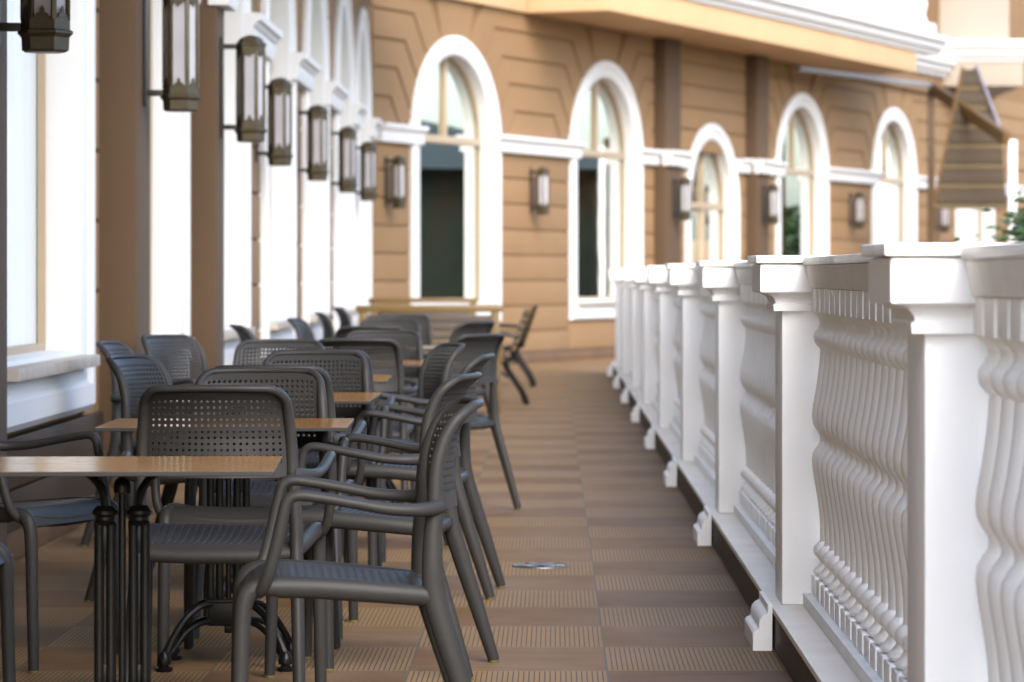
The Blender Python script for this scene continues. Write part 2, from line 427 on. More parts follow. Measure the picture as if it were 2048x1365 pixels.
def make_chair():
    t = thing('armchair', '', 'chair')
    pl = M['plastic']
    bm = bm_new()
    perforated(bm, back_pt, 23, 14, lambda i, j: 1 <= i <= 21 and 2 <= j <= 12, .006, .0040, .0062, (.0178, .0178))
    obj('backrest', bm, pl, t, smooth=40)
    bm = bm_new()
    def fp(x, z):
        q = x / .205; return Vector((x, JY + U(z) - (.062 - .024 * min(1, (z - .648) / .236)) * (1 - q * q), z))
    path = [fp(.206, .648), fp(.205, .70), fp(.202, .76), fp(.198, .81), fp(.195, .838)]
    path += [fp(.141 + .054 * math.cos(R(q)), .839 + .053 * math.sin(R(q))) for q in (20, 40, 60, 80)]
    path += [fp(.11, .8925), fp(.07, .8935), fp(.035, .894), fp(0, .894)]
    full = path + [Vector((-p.x, p.y, p.z)) for p in reversed(path[:-1])]
    n = len(full)
    tube(bm, full, [.019, .017, .014, .012, .011, .011, .012, .014, .017, .019], [.018, .016, .013, .011, .010, .010, .011, .013, .016, .018], 10, (0, 1, 0), 3)
    obj('back_frame', bm, pl, t, smooth=50)
    bm = bm_new()
    perforated(bm, seat_pt, 21, 22, lambda i, j: 1 <= i <= 19 and 1 <= j <= 17, .007, .0058, .0046, (.0205, .0205))
    obj('seat', bm, pl, t, smooth=40)
    bm = bm_new()
    for s in (1, -1):
        tube(bm, [(.212 * s, -.165, .445), (.226 * s, -.05, .457), (.236 * s, .1, .470), (.241 * s, .2, .474)], [.020, .021, .022], [.024, .026, .026], 10, (1, 0, 0), 4)
    tube(bm, [(-.21, -.165, .438), (-.1, -.172, .432), (.1, -.172, .432), (.21, -.165, .438)], .016, .020, 8, (0, 1, 0), 4)
    tube(bm, [(-.24, .245, .462), (-.1, .262, .447), (.1, .262, .447), (.24, .245, .462)], .016, .018, 8, (0, 1, 0), 4)
    obj('seat_frame', bm, pl, t, smooth=50)
    for s in (1, -1):
        bm = bm_new()
        tube(bm, [(.241 * s, .19, .474), (.243 * s, .235, .475), (.245 * s, .262, .466), (.246 * s, .277, .44), (.247 * s, .283, .38), (.249 * s, .288, .2), (.252 * s, .294, .006)],
             [.021, .021, .021, .021, .0195, .018, .0165], [.024, .022, .022, .021, .0195, .018, .0165], 12, (1, 0, 0), 5)
        lg = obj('leg', bm, pl, t, smooth=50)
        bm = bm_new(); lathe(bm, [(.015, 0), (.017, .001), (.017, .007)], 12, (.252 * s, .294, 0)); obj('glide', bm, M['glide'], lg)
        bm = bm_new()
        tube(bm, [(.207 * s, JY, .665), (.210 * s, JY + .006, .60), (.216 * s, JY + .008, .52), (.217 * s, JY + .002, .44), (.222 * s, JY - .03, .33), (.228 * s, JY - .075, .19), (.236 * s, JY - .133, .006)],
             [.018, .018, .0185, .019, .0185, .018, .016], [.020, .022, .025, .028, .027, .024, .018], 12, (1, 0, 0), 5)
        lg = obj('leg', bm, pl, t, smooth=50)
        bm = bm_new(); lathe(bm, [(.015, 0), (.017, .001), (.017, .007)], 12, (.236 * s, JY - .133, 0)); obj('glide', bm, M['glide'], lg)
        bm = bm_new()
        tube(bm, [(.206 * s, JY - .004, .656), (.230 * s, JY + .012, .653), (.258 * s, JY + .05, .652), (.274 * s, JY + .12, .657), (.283 * s, JY + .2, .672), (.288 * s, JY + .28, .686), (.289 * s, JY + .325, .690),
                  (.2885 * s, JY + .348, .678), (.288 * s, JY + .358, .646), (.285 * s, JY + .372, .58), (.281 * s, JY + .385, .53), (.274 * s, JY + .396, .494), (.260 * s, JY + .408, .470), (.243 * s, JY + .415, .464)],
             [.021, .019, .017, .0155, .0155, .0155, .015, .015, .014, .0135, .0135, .014, .014], [.022, .018, .015, .0135, .013, .013, .0135, .014, .015, .015, .015, .015, .015], 10, (1, 0, .2), 4)
        obj('armrest', bm, pl, t, smooth=60)
    return t
chairs = [
 (-.467, 8.16, 95.7, 'grey perforated armchair nearest the camera, side-on at the front table'),
 (-.52, 10.34, 81.6, 'grey armchair side-on just behind the nearest side-on one, worn pale patch on its back rail'),
 (-.521, 12.82, 86, 'grey armchair side-on, third in the aisle row, its back rail just above the second one'),
 (-.69, 14.75, 106, 'side-on armchair in the aisle row, its back overlapping the wide turned one'),
 (-.567, 17.34, 54, 'grey armchair turned to show its wide ribbed back beside the aisle'),
 (-.70, 22.03, 58, 'blurred grey armchair in front of the cast iron garden chairs by the aisle'),
 (-.92, 9.45, 0, 'dark grey perforated armchair with its back to the camera behind the nearest tabletop'),
 (-.935, 10.60, 180, 'grey armchair facing the camera, pushed tight against the second table'),
 (-.945, 11.46, 0, 'dark rimmed armchair back just behind the one pushed against the second table'),
 (-.93, 13.04, 180, 'grey armchair facing the camera at the far side of the third table'),
 (-.95, 13.81, 3, 'armchair back rim showing just above the chair facing the third table'),
 (-1.25, 15.40, 182, 'bluish grey armchair facing the camera set left of the others, light through its top holes'),
 (-.93, 16.25, 0, 'dark rimmed armchair back with its right corner above the fourth tabletop'),
 (-.915, 18.02, 180, 'grey armchair facing the camera behind the fifth tabletop'),
 (-1.07, 20.06, 0, 'blurred dark rimmed armchair back behind the fifth table'),
 (-1.10, 22.62, 181, 'blurred grey armchair facing the camera, farthest of the central row but one'),
 (-1.12, 25.0, 180, 'farthest blurred grey armchair in the central row before the wooden table'),
 (-1.735, 10.60, 246, 'grey armchair at left edge, its arm reaching over the nearest tabletop'),
 (-1.74, 8.80, 270, 'armchair cut off at the bottom left corner, only its front leg visible'),
 (-1.345, 12.60, 252.5, 'grey armchair with pale slatted looking back above the second tabletop, lower of two'),
 (-1.74, 15.2, 262, 'grey armchair by the wall, its back tip just above the lower of two pale backs'),
 (-1.72, 16.75, 236, 'grey armchair with broad pale back turned toward the camera at the first dark pilaster'),
 (-1.65, 20.45, 284, 'grey armchair with thin dark back edge in front of a white window apron'),
 (-1.53, 23.35, 262, 'grey armchair with thin back leaning left by the wall, blurred'),
 (-1.62, 27.2, 280, 'thin blurred armchair back by the wall before the fifth window'),
 (-1.75, 31.4, 284, 'farthest blurred armchair by the left wall'),
]
proto = make_chair()
for i, (x, y, a, lab) in enumerate(chairs):
    spawn(proto, i > 0, (x, y, 0), R(a), lab, 'grey resin armchairs around the cafe tables')

# ------------------------------------------------------------------ cafe tables
def make_table(depth):
    t = thing('cafe_table', '', 'table')
    bm = bm_new()
    box(bm, -.375, .375, -depth / 2, depth / 2, .7335, .745, .0015)
    for f in bm.faces: f.material_index = 1 if f.normal.z > .9 or f.calc_center_median().z > .7449 else 0
    obj('tabletop', bm, [M['edge'], M['oak']], t, smooth=0)
    for s in (1, -1):
        bm = bm_new()
        for d in (.027, .055):
            lathe(bm, [(.011, .20), (.0135, .215), (.0125, .24), (.0122, .58), (.0135, .60)], 12, (s * d, 0, 0))
        box(bm, s * .041 - .024, s * .041 + .024, -.006, .006, .205, .262, .002)
        box(bm, s * .041 - .024, s * .041 + .024, -.006, .006, .53, .60, .002)
        lathe(bm, [(.024, .598), (.029, .604), (.024, .610), (.024, .618), (.031, .624), (.031, .632), (.024, .64), (.018, .645)], 16, (s * .041, 0, 0))
        obj('column', bm, M['iron'], t)
        bm = bm_new()
        tube(bm, [(s * .040, 0, .635), (s * .044, 0, .672), (s * .062, 0, .704), (s * .095, 0, .724), (s * .15, 0, .729), (s * .20, 0, .7295)], [.016, .016, .015, .014, .016, .012], [.012, .012, .010, .008, .0035, .0035], 10, (0, 1, 0), 5)
        br = obj('bracket', bm, M['iron'], t)
        for q in (.125, .18):
            bm = bm_new(); lathe(bm, [(.004, .716), (.007, .718), (.008, .722), (.008, .7265)], 10, (s * q, 0, 0)); obj('screw', bm, M['brass'], br)
    bm = bm_new(); lathe(bm, [(.009, .20), (.009, .672), (.021, .675), (.0215, .69), (.018, .704), (.010, .711), (.003, .713)], 16)
    obj('centre_rod', bm, M['iron'], t)
    bm = bm_new(); box(bm, -.062, .062, -.05, .05, .125, .204, .008); box(bm, -.066, .066, -.054, .054, .196, .206, .003)
    box(bm, -.012, .012, -.012, .012, .10, .126, .003)
    obj('hub', bm, M['iron'], t)
    for sx in (1, -1):
        for sy in (1, -1):
            bm = bm_new()
            tube(bm, [(sx * .05, sy * .04, .192), (sx * .085, sy * .068, .186), (sx * .125, sy * .102, .152), (sx * .160, sy * .135, .095), (sx * .180, sy * .155, .05)], [.010, .011, .011, .012, .012], [.014, .012, .010, .010, .012], 8, (0, 0, 1), 5)
            tube(bm, [(sx * .05, sy * .04, .140), (sx * .09, sy * .074, .132), (sx * .128, sy * .106, .105), (sx * .155, sy * .132, .066), (sx * .178, sy * .155, .04)], .009, .008, 8, (0, 0, 1), 5)
            lg = obj('leg', bm, M['iron'], t)
            bm = bm_new(); lathe(bm, [(.024, 0), (.026, .003), (.026, .012), (.014, .015), (.014, .020), (.021, .022), (.022, .034), (.017, .05), (.010, .060)], 12, (sx * .183, sy * .158, 0))
            obj('foot', bm, M['iron'], lg)
    return t
small = [(-1.04, 8.19, R(3), 'wood topped bistro table nearest the camera, cut by the left edge'),
         (-1.0, 10.445, R(1.5), 'second wood topped bistro table, behind the dark chair back')]
long_ = [(-1.04, 12.70, 0, 'third wood topped table, beside the second side-on chair'),
         (-1.10, 14.98, R(1.5), 'fourth wood topped table with pinkish shine, mid row'),
         (-1.0, 17.62, 0, 'fifth wood topped table, behind the fourth in the row'),
         (-1.08, 21.4, 0, 'blurred sixth wood topped table in the row before the garden furniture')]
proto = make_table(.66)
for i, (x, y, a, lab) in enumerate(small): spawn(proto, i > 0, (x, y, 0), a, lab, 'black pedestal tables with wood tops')
proto = make_table(.90)
for i, (x, y, a, lab) in enumerate(long_): spawn(proto, i > 0, (x, y, 0), a, lab, 'black pedestal tables with wood tops')

# ------------------------------------------------------------------ wooden garden furniture at the far end
def make_garden_chair():
    t = thing('garden_chair', '', 'chair')
    for s in (-1, 1):
        bm = bm_new()
        x = .24 * s
        tube(bm, [(x, -.36, .88), (x, -.30, .70), (x, -.23, .50), (x, -.19, .42), (x, 0, .405), (x, .2, .42), (x, .27, .40)], .016, .020, 8, (1, 0, 0), 5)
        tube(bm, [(x, -.15, .41), (x, -.16, .34), (x, -.22, .24), (x, -.30, .12), (x, -.335, .03), (x, -.34, 0)], .018, .024, 8, (1, 0, 0), 5)
        tube(bm, [(x, .17, .41), (x, .16, .33), (x, .20, .22), (x, .26, .10), (x, .285, .03), (x, .29, 0)], .018, .024, 8, (1, 0, 0), 5)
        tube(bm, [(x, -.17, .25), (x, -.05, .34), (x, .08, .34), (x, .18, .24)], .012, .014, 8, (1, 0, 0), 5)
        tube(bm, [(x, -.27, .62), (x, -.1, .65), (x, .16, .645), (x, .25, .62), (x, .27, .56), (x, .22, .50), (x, .18, .41)], .015, .016, 8, (1, 0, 0), 5)
        obj('side_frame', bm, M['iron'], t)
    bm = bm_new()
    for k in range(7):
        y = -.16 + k * .062; z = .425 + .006 * abs(k - 3)
        box(bm, -.29, .29, y - .024, y + .024, z, z + .02, .004)
    obj('seat', bm, M['slat'], t)
    bm = bm_new()
    for k in range(6):
        z = .52 + k * .068; y = -.215 - (z - .5) * .37
        box(bm, -.29, .29, -.011, .011, -.027, .027, .004, mat=Matrix.Translation((0, y, z)) @ Matrix.Rotation(R(20), 4, 'X'))
    obj('backrest', bm, M['honey'], t)
    return t
proto = make_garden_chair()
for i, (x, y, a, lab) in enumerate([(-.60, 31.6, 93, 'nearer cast iron garden chair with slatted wooden back beside the aisle'),
                                     (-.56, 36.6, 88, 'farther cast iron garden chair with honey coloured slats by the brown wall'),
                                     (-1.72, 33.0, 268, 'cast iron garden chair by the left wall beside the slatted table')]):
    spawn(proto, i > 0, (x, y, 0), R(a), lab, 'cast iron garden chairs with wooden slats')
t = thing('garden_table', 'pale slatted garden table on dark iron legs in front of the wooden bench', 'table', (-1.14, 33.2, 0))
bm = bm_new()
for k in range(9): box(bm, -.36, .36, -.45 + k * .1, -.36 + k * .1, .715, .745, .005)
obj('tabletop', bm, M['pale_slat'], t)
bm = bm_new(); box(bm, -.33, .33, -.43, -.40, .63, .714, .004); box(bm, -.33, .33, .40, .43, .63, .714, .004)
obj('apron', bm, M['slat'], t)
for sx in (-1, 1):
    for sy in (-1, 1):
        bm = bm_new(); tube(bm, [(sx * .28, sy * .36, .63), (sx * .24, sy * .34, .4), (sx * .29, sy * .36, .15), (sx * .33, sy * .38, 0)], .02, .026, 8, (0, 1, 0), 5)
        obj('leg', bm, M['iron'], t)
def make_bench():
    t = thing('wooden_bench', '', 'bench')
    bm = bm_new()
    for s in (-1, 1): box(bm, s * .56 - .035, s * .56 + .035, .20, .25, 0, .90, .006)
    box(bm, -.62, .62, .19, .26, .885, .94, .008)
    obj('back_frame', bm, M['honey'], t)
    bm = bm_new()
    for k in range(5): box(bm, -.524, .524, .205, .235, .50 + k * .074, .562 + k * .074, .004)
    obj('backrest', bm, M['pale_slat'], t)
    bm = bm_new()
    for k in range(6): box(bm, -.58, .58, -.28 + k * .078, -.212 + k * .078, .42, .445, .004)
    obj('seat', bm, M['slat'], t)
    bm = bm_new()
    for k in range(4): box(bm, -.52, .52, -.275, -.255, .08 + k * .085, .15 + k * .085, .004)
    obj('front_panel', bm, M['slat'], t)
    for s in (-1, 1):
        bm = bm_new(); box(bm, s * .55 - .03, s * .55 + .03, -.27, -.21, 0, .42, .005); obj('leg', bm, M['timber'], t)
        bm = bm_new(); box(bm, s * .58 - .03, s * .58 + .03, -.30, .19, .62, .66, .006); box(bm, s * .58 - .025, s * .58 + .025, -.28, -.23, .446, .62, .004); obj('armrest', bm, M['honey'], t)
    return t
proto = make_bench()
spawn(proto, False, (-1.47, 38.0, 0), R(0), 'honey coloured wooden bench with slatted back under the arched window at the corner', 'wooden benches at the far end')
spawn(proto, True, (-1.05, 29.0, 0), R(178), 'slatted wooden bench seen from behind, between the chairs and the garden table', 'wooden benches at the far end')

# ------------------------------------------------------------------ hotel building
hotel = thing('hotel_building', 'tan hotel with white arched windows, belt course and projecting balcony', 'building')
def walls_frame(origin, ang):
    """matrix from wall space (x along wall, y outward, z up) to world"""
    return Matrix.Translation(origin) @ Matrix.Rotation(ang, 4, 'Z')
# left wall: runs along +Y, outward +X
LW = Matrix(((0, 1, 0, -2.3), (1, 0, 0, 0), (0, 0, 1, 0), (0, 0, 0, 1)))
d = Vector((.4, 1, 0)).normalized(); nrm = Vector((d.y, -d.x, 0))
EW = Matrix(((d.x, nrm.x, 0, -2.3), (d.y, nrm.y, 0, 42.4), (0, 0, 1, 0), (0, 0, 0, 1)))
ARC = 28
def loop(cs, a, b, zs, zb, n=ARC):
    """closed outline: bottom left, up, arch over, down to bottom right"""
    pts = [(cs - a, zb), (cs - a, zs)]
    for k in range(1, n): 
        q = PI - PI * k / n; pts.append((cs + a * math.cos(q), zs + b * math.sin(q)))
    pts += [(cs + a, zs), (cs + a, zb)]
    return pts
def make_wall(name, s0, s1, ztop, wins, mat4, parent):
    """front sheet with arched openings; wins: (cs, a, b, zs, zb)"""
    bm = bm_new()
    def face(pts):
        bm.faces.new([bm.verts.new(mat4 @ Vector((p[0], 0, p[1]))) for p in pts])
    cur = s0
    for cs, a, b, zs, zb in sorted(wins):
        face([(cur, 0), (cs - a, 0), (cs - a, ztop), (cur, ztop)])
        if zb > .01: face([(cs - a, 0), (cs + a, 0), (cs + a, zb), (cs - a, zb)])
        L = loop(cs, a, b, zs, zb)[1:-1]
        for p, q in zip(L, L[1:]): face([p, q, (q[0], ztop), (p[0], ztop)])
        cur = cs + a
    face([(cur, 0), (s1, 0), (s1, ztop), (cur, ztop)])
    # back and thickness
    for a in ((s0, s1),):
        v = [mat4 @ Vector((x, -.45, z)) for x, z in ((s0, 0), (s1, 0), (s1, ztop), (s0, ztop))]
        bm.faces.new([bm.verts.new(p) for p in v])
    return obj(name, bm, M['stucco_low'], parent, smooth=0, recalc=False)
GZ = [.42 + .35 * k for k in range(8)]
def panels(bm, s0, s1, mat4, z0=.13):
    """raised rusticated courses between two openings, below the belt"""
    g = .022
    zs = [z0] + [z for z in GZ if z > z0 + .1] + [2.87]
    for a, b in zip(zs, zs[1:]):
        if b - a < .1: continue
        box(bm, s0, s1, -.02, .022, a + g / 2, b - g / 2, .006, mat=mat4)
def arch_panels(bm, mid, cs, a, b, zs, ztop, mat4):
    """raised stones above the belt between pier middle and arch of window at cs"""
    sg = 1 if mid > cs else -1
    g = .022
    H = [3.1, 3.44, 3.81, 4.17, 4.54, 4.92]; E = [2.2, 2.07, 1.87, 1.62, 1.36, .98]
    W = abs(mid - cs)
    def arcp(x):
        x = min(abs(x), a * .999); return zs + b * math.sqrt(1 - (x / a) ** 2)
    def leg(k):   # where the slanted joint of course k reaches the arch
        e, z = E[k], H[k]
        x = e
        for _ in range(200):
            z -= .01; x -= .0085
            if x < a and z <= arcp(x): return x, z
            if z < 3.1: return x, 3.1
        return x, z
    for k in range(0, 5):
        lo, hi = k, k + 1
        if H[hi] > ztop: break
        ex0, ex1 = min(E[lo], W), min(E[hi], W)
        pts = []
        xl, zl = leg(hi)
        if k == 0:
            pts = [(W, H[0] + g), (W, H[1] - g), (ex1 + g, H[1] - g), (xl + g, zl + .0)]
            if ex1 >= W: continue
        else:
            x0, z0 = leg(lo)
            pts = [(W, H[lo] + g), (W, H[hi] - g), (ex1 + g * .4, H[hi] - g), (xl + g, zl)]
            if abs(x0 - xl) > .02: pts += [(x0 - g, z0)]
            pts += [(ex0 - g, H[lo] + g)]
        P = [(cs + sg * x, z) for x, z in pts]
        if sg > 0: P = P[::-1]
        try: prism(bm, P, 'y', -.02, .022, mat=mat4)
        except ValueError: pass
def make_window(mat4, cs, ao, bo, ai, bi, zs, zbo, zbi, parent, transom=2.98, door=False, sill=True, pane='glass'):
    outer = loop(cs, ao, bo, zs, zbo); inner = loop(cs, ai, bi, zs, zbi)
    am, bmid, zm = (ao + ai) / 2, (bo + bi) / 2, (zbo + zbi) / 2
    mid = loop(cs, am, bmid, zs, zm)
    bm = bm_new()
    prof = [(outer, -.01), (outer, .06), (loop(cs, ao - .03, bo - .03, zs, zbo + .03), .085), (loop(cs, am + .02, bmid + .02, zs, zm - .02), .085), (loop(cs, am, bmid, zs, zm), .06),
            (loop(cs, ai + .03, bi + .03, zs, zbi - .03), .055), (inner, .04), (inner, -.20)]
    rings = [[bm.verts.new(mat4 @ Vector((p[0], y, p[1]))) for p in L] for L, y in prof]
    n = len(outer)
    for A, B in zip(rings, rings[1:]):
        for i in range(n if not door else n - 1):
            j = (i + 1) % n
            bm.faces.new((A[i], A[j], B[j], B[i]))
    w = obj('window', bm, M['white'], parent, smooth=30)
    bm = bm_new()
    L = loop(cs, ai + .02, bi + .02, zs, zbi - .02)
    bm.faces.new([bm.verts.new(mat4 @ Vector((x, -.16, z))) for x, z in L])
    obj('pane', bm, M[pane], w, smooth=0)
    bm = bm_new()
    f = .035
    Lo = loop(cs, ai + .005, bi + .005, zs, zbi - .005); Li = loop(cs, ai - f, bi - f, zs, zbi + f)
    rr = [[bm.verts.new(mat4 @ Vector((x, y, z))) for x, z in LL] for LL, y in ((Lo, -.12), (Li, -.12), (Li, -.155))]
    for A, B in zip(rr, rr[1:]):
        for i in range(n):
            j = (i + 1) % n; bm.faces.new((A[i], A[j], B[j], B[i]))
    box(bm, cs - ai + f, cs + ai - f, -.155, -.10, transom - .05, transom + .05, .005, mat=mat4)
    box(bm, cs - .025, cs + .025, -.155, -.105, transom + .05, zs + bi - f, .005, mat=mat4)
    if door:
        box(bm, cs - .06, cs + .06, -.155, -.105, .02, transom - .05, .005, mat=mat4)
        for s in (-1, 1): box(bm, cs + s * .12 - .015, cs + s * .12 + .015, -.155, -.06, .85, 1.75, .006, mat=mat4)
    obj('frame', bm, M['mull'], w)
    if sill:
        bm = bm_new(); box(bm, cs - ai - .04, cs + ai + .04, -.15, .135, zbi - .075, zbi - .02, .008, mat=mat4)
        obj('sill', bm, M['stone_sill'], w)
    return w
A_O, B_O, A_I, B_I, ZS, ZBO, ZBI = 1.46, 1.37, 1.19, 1.12, 2.98, .55, .84
left_c = [15.0, 19.3, 23.45, 27.85, 32.2, 36.5, 40.0]
lw = [(c, A_I + .1, B_I + .1, ZS, ZBI - .1) for c in left_c]
ZT = 7.6
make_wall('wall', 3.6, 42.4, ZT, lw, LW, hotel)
E_c = [2.64, 8.19, 17.66, 23.37, 29.3]
DC = 12.92
ew = [(c, A_I + .1, B_I + .1, ZS, ZBI - .1) for c in E_c] + [(DC, 1.10, 1.10, 2.32, 0)]
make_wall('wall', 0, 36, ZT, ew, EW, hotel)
for c in left_c: make_window(LW, c, A_O, B_O, A_I, B_I, ZS, ZBO, ZBI, hotel, pane='curtain_glass')
for c in E_c: make_window(EW, c, A_O, B_O, A_I, B_I, ZS, ZBO, ZBI, hotel)
make_window(EW, DC, 1.28, 1.30, 1.02, 1.04, 2.32, 0.0, .0, hotel, transom=2.30, door=True, sill=False)
# raised courses
def courses(cs_list, s0, s1, mat4, ztop):
    bm = bm_new()
    cuts = [s0] + [x for c, a in cs_list for x in (c - a, c + a)] + [s1]
    for a, b in zip(cuts[0::2], cuts[1::2]):
        if b - a > .06: panels(bm, a + .005, b - .005, mat4)
    for c, a in cs_list:    # under the sills
        box(bm, c - a + .01, c + a - .01, -.02, .022, .142, .52, .006, mat=mat4)
    full = [c for c, a in cs_list]
    for i, (c, a) in enumerate(cs_list):
        if a < 1.4: continue
        lo = s0 if i == 0 else (full[i - 1] + c) / 2
        hi = s1 if i == len(full) - 1 else (full[i + 1] + c) / 2
        for mid in (lo, hi): arch_panels(bm, mid, c, A_O - .06, B_O - .06, ZS, ztop, mat4)
        prism(bm, [(c - .62, 4.8), (c + .62, 4.8), (c + .42, 4.2), (c - .42, 4.2)], 'y', -.02, .022, mat=mat4)
    return obj('stone_courses', bm, M['stucco'], hotel, smooth=25)
courses([(c, A_O) for c in left_c], 3.6, 42.35, LW, 4.95)
courses(sorted([(c, A_O) for c in E_c] + [(DC, 1.28)]), .05, 36, EW, 4.95)
bm = bm_new()
for k in range(6): box(bm, 10.95, 14.65, -.02, .022, 3.13 + .35 * k + .02, 3.13 + .35 * (k + 1) - .02, .006, mat=EW @ Matrix.Translation((0, .0, 0)))
obj('stone_courses', bm, M['stucco'], hotel, smooth=25)
# pilasters, belt, skirting
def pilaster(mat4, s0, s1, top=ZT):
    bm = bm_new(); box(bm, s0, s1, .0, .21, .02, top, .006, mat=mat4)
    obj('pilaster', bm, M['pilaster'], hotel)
LP = [(8.2, 8.8), (12.4, 13.0), (17.02, 17.6), (21.05, 21.55)]
EP = [(10.25, 10.95), (14.65, 15.3)]
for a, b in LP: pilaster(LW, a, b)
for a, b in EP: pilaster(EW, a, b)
def belt(mat4, s0, s1, off=0):
    bm = bm_new()
    y = off
    prism(bm, [(y - .02, 2.87), (y + .105, 2.87), (y + .115, 2.90), (y + .115, 3.0), (y + .13, 3.01), (y + .15, 3.04), (y + .175, 3.05), (y + .175, 3.10), (y - .02, 3.105)], 'x', s0, s1, mat=mat4)
    obj('belt_course', bm, M['white'], hotel, smooth=20)
def belts(cs, s0, s1, mat4, pil):
    cuts = [s0] + [x for c, a in cs for x in (c - a - .0, c + a + .0)] + [s1]
    for a, b in zip(cuts[0::2], cuts[1::2]):
        if b > a: belt(mat4, a, b)
    for a, b in pil: belt(mat4, a - .02, b + .02, .18)
belts([(c, A_I + .01) for c in left_c], 3.6, 42.25, LW, LP)
belts(sorted([(c, A_I + .01) for c in E_c] + [(DC, 1.2)]), .12, 36, EW, EP)
bm = bm_new()
for mat4, s0, s1 in ((LW, 3.6, 42.3), (EW, .1, DC - 1.29), (EW, DC + 1.29, 36)):
    box(bm, s0, s1, -.02, .04, .002, .13, .005, mat=mat4)
for p, mat4 in [(q, LW) for q in LP] + [(q, EW) for q in EP]: box(bm, p[0] - .02, p[1] + .02, .043, .235, .003, .13, .005, mat=mat4)
obj('skirting', bm, M['skirt'], hotel)
M['dado'] = simple('dark_brown_dado_tile', (.032, .021, .014), .38, .2, 3, 40, .0004, world=True)
bm = bm_new()
for a, b in ((3.6, 12.36), (13.04, 16.98), (17.64, 21.0), (21.6, 42.3)):
    box(bm, a, b, -.02, .05, .133, .30, .006, mat=LW); box(bm, a, b, -.02, .05, .312, .52, .006, mat=LW)
obj('dado', bm, M['dado'], hotel)
# low plinth step along the far wall
bm = bm_new(); box(bm, .3, DC - 1.4, .045, .42, .001, .10, .006, mat=EW)
obj('plinth_step', bm, M['skirt'], hotel)
# balcony, friezes, cornices on the far wall
bm = bm_new()
box(bm, 4.96, 20.4, -.02, 1.30, 4.82, 5.20, .01, mat=EW)
box(bm, .15, 4.94, -.02, .10, 4.82, 5.17, .01, mat=EW)
M['balcony'] = simple('pale_apricot_stucco', (0.4600, 0.3000, 0.1600), .85, .05, .8, 90, .001, world=True)
bal = obj('balcony', bm, M['balcony'], hotel)
bm = bm_new()
def cornice(bm, s0, s1, base, z0, mat4):
    prism(bm, [(base - .2, z0), (base + .04, z0), (base + .06, z0 + .07), (base + .13, z0 + .10), (base + .15, z0 + .20), (base + .23, z0 + .24), (base + .23, z0 + .33), (base - .2, z0 + .34)], 'x', s0, s1, mat=mat4)
cornice(bm, 4.8, 21.8, 1.30, 5.205, EW)
cornice(bm, .12, 4.79, .12, 5.175, EW)
obj('cornice', bm, M['white'], hotel, smooth=20)
bm = bm_new()
box(bm, 4.95, 21.4, 1.05, 1.40, 5.55, 5.75, .01, mat=EW); box(bm, 4.95, 21.4, 1.02, 1.43, 6.45, 6.62, .01, mat=EW)
for k in range(68):
    lathe(bm, [(.05, 5.75), (.09, 5.8), (.05, 5.9), (.095, 6.1), (.05, 6.35), (.08, 6.45)], 8, tuple(EW @ Vector((5.2 + k * .237, 1.22, 0))))
obj('parapet', bm, M['white'], bal, smooth=30)
bm = bm_new()
box(bm, 20.42, 26.6, -.02, .12, 4.74, 5.08, .01, mat=EW)
obj('frieze', bm, M['stucco'], hotel)
bm = bm_new(); cornice(bm, 21.82, 26.6, .14, 5.085, EW); obj('cornice', bm, M['white'], hotel, smooth=20)
# projecting upper bay
bm = bm_new(); box(bm, 7.45, 9.25, 67.0, 73, 4.92, 5.40, .01); box(bm, 7.5, 9.0, 67.2, 73, 5.83, 11, .01)
obj('upper_bay', bm, [M['cream']], hotel)
bm = bm_new()
for k, (o, z0, z1) in enumerate(((.03, 5.402, 5.50), (.12, 5.50, 5.56), (.16, 5.56, 5.68), (.26, 5.68, 5.82))):
    box(bm, 7.45 - o, 9.25 + o, 67.0 - o, 73, z0 + .001 * k, z1, .008)
obj('cornice', bm, M['white'], hotel)
# deep eaves over the left hand side
bm = bm_new(); box(bm, 3.6, 41.4, 0.02, 1.75, 4.96, 5.3, .01, mat=LW)
obj('eaves', bm, M['stucco'], hotel)

ca = thing('added_shade_awning', 'added brown canvas awning out of frame on the left wall, shading the front tables', 'awning', (-2.08, 9.9, 2.72))  # added out of view to shade the front tables, chairs and left floor
bm = bm_new(); prism(bm, [(0, .36), (1.78, -.02), (1.78, .01), (0, .40)], 'y', -8.0, 2.6); obj('canvas', bm, M['canvas'], ca, smooth=0)
bm = bm_new(); box(bm, 1.782, 1.84, -8.0, 2.6, -.06, .03, .006); obj('front_bar', bm, M['steel'], ca)
bm = bm_new(); box(bm, .04, 1.76, -8.02, -7.99, -.45, -.03); obj('added_shade_curtain', bm, M['canvas'], ca)  # added sheet that cuts light coming from behind the camera
for y in (-7, -4, -1, 2.2):
    bm = bm_new(); tube(bm, [(.12, y, .10), (.8, y, .12), (1.78, y, -.05)], .02, None, 8, (0, 1, 0), 3); obj('arm', bm, M['steel'], ca)
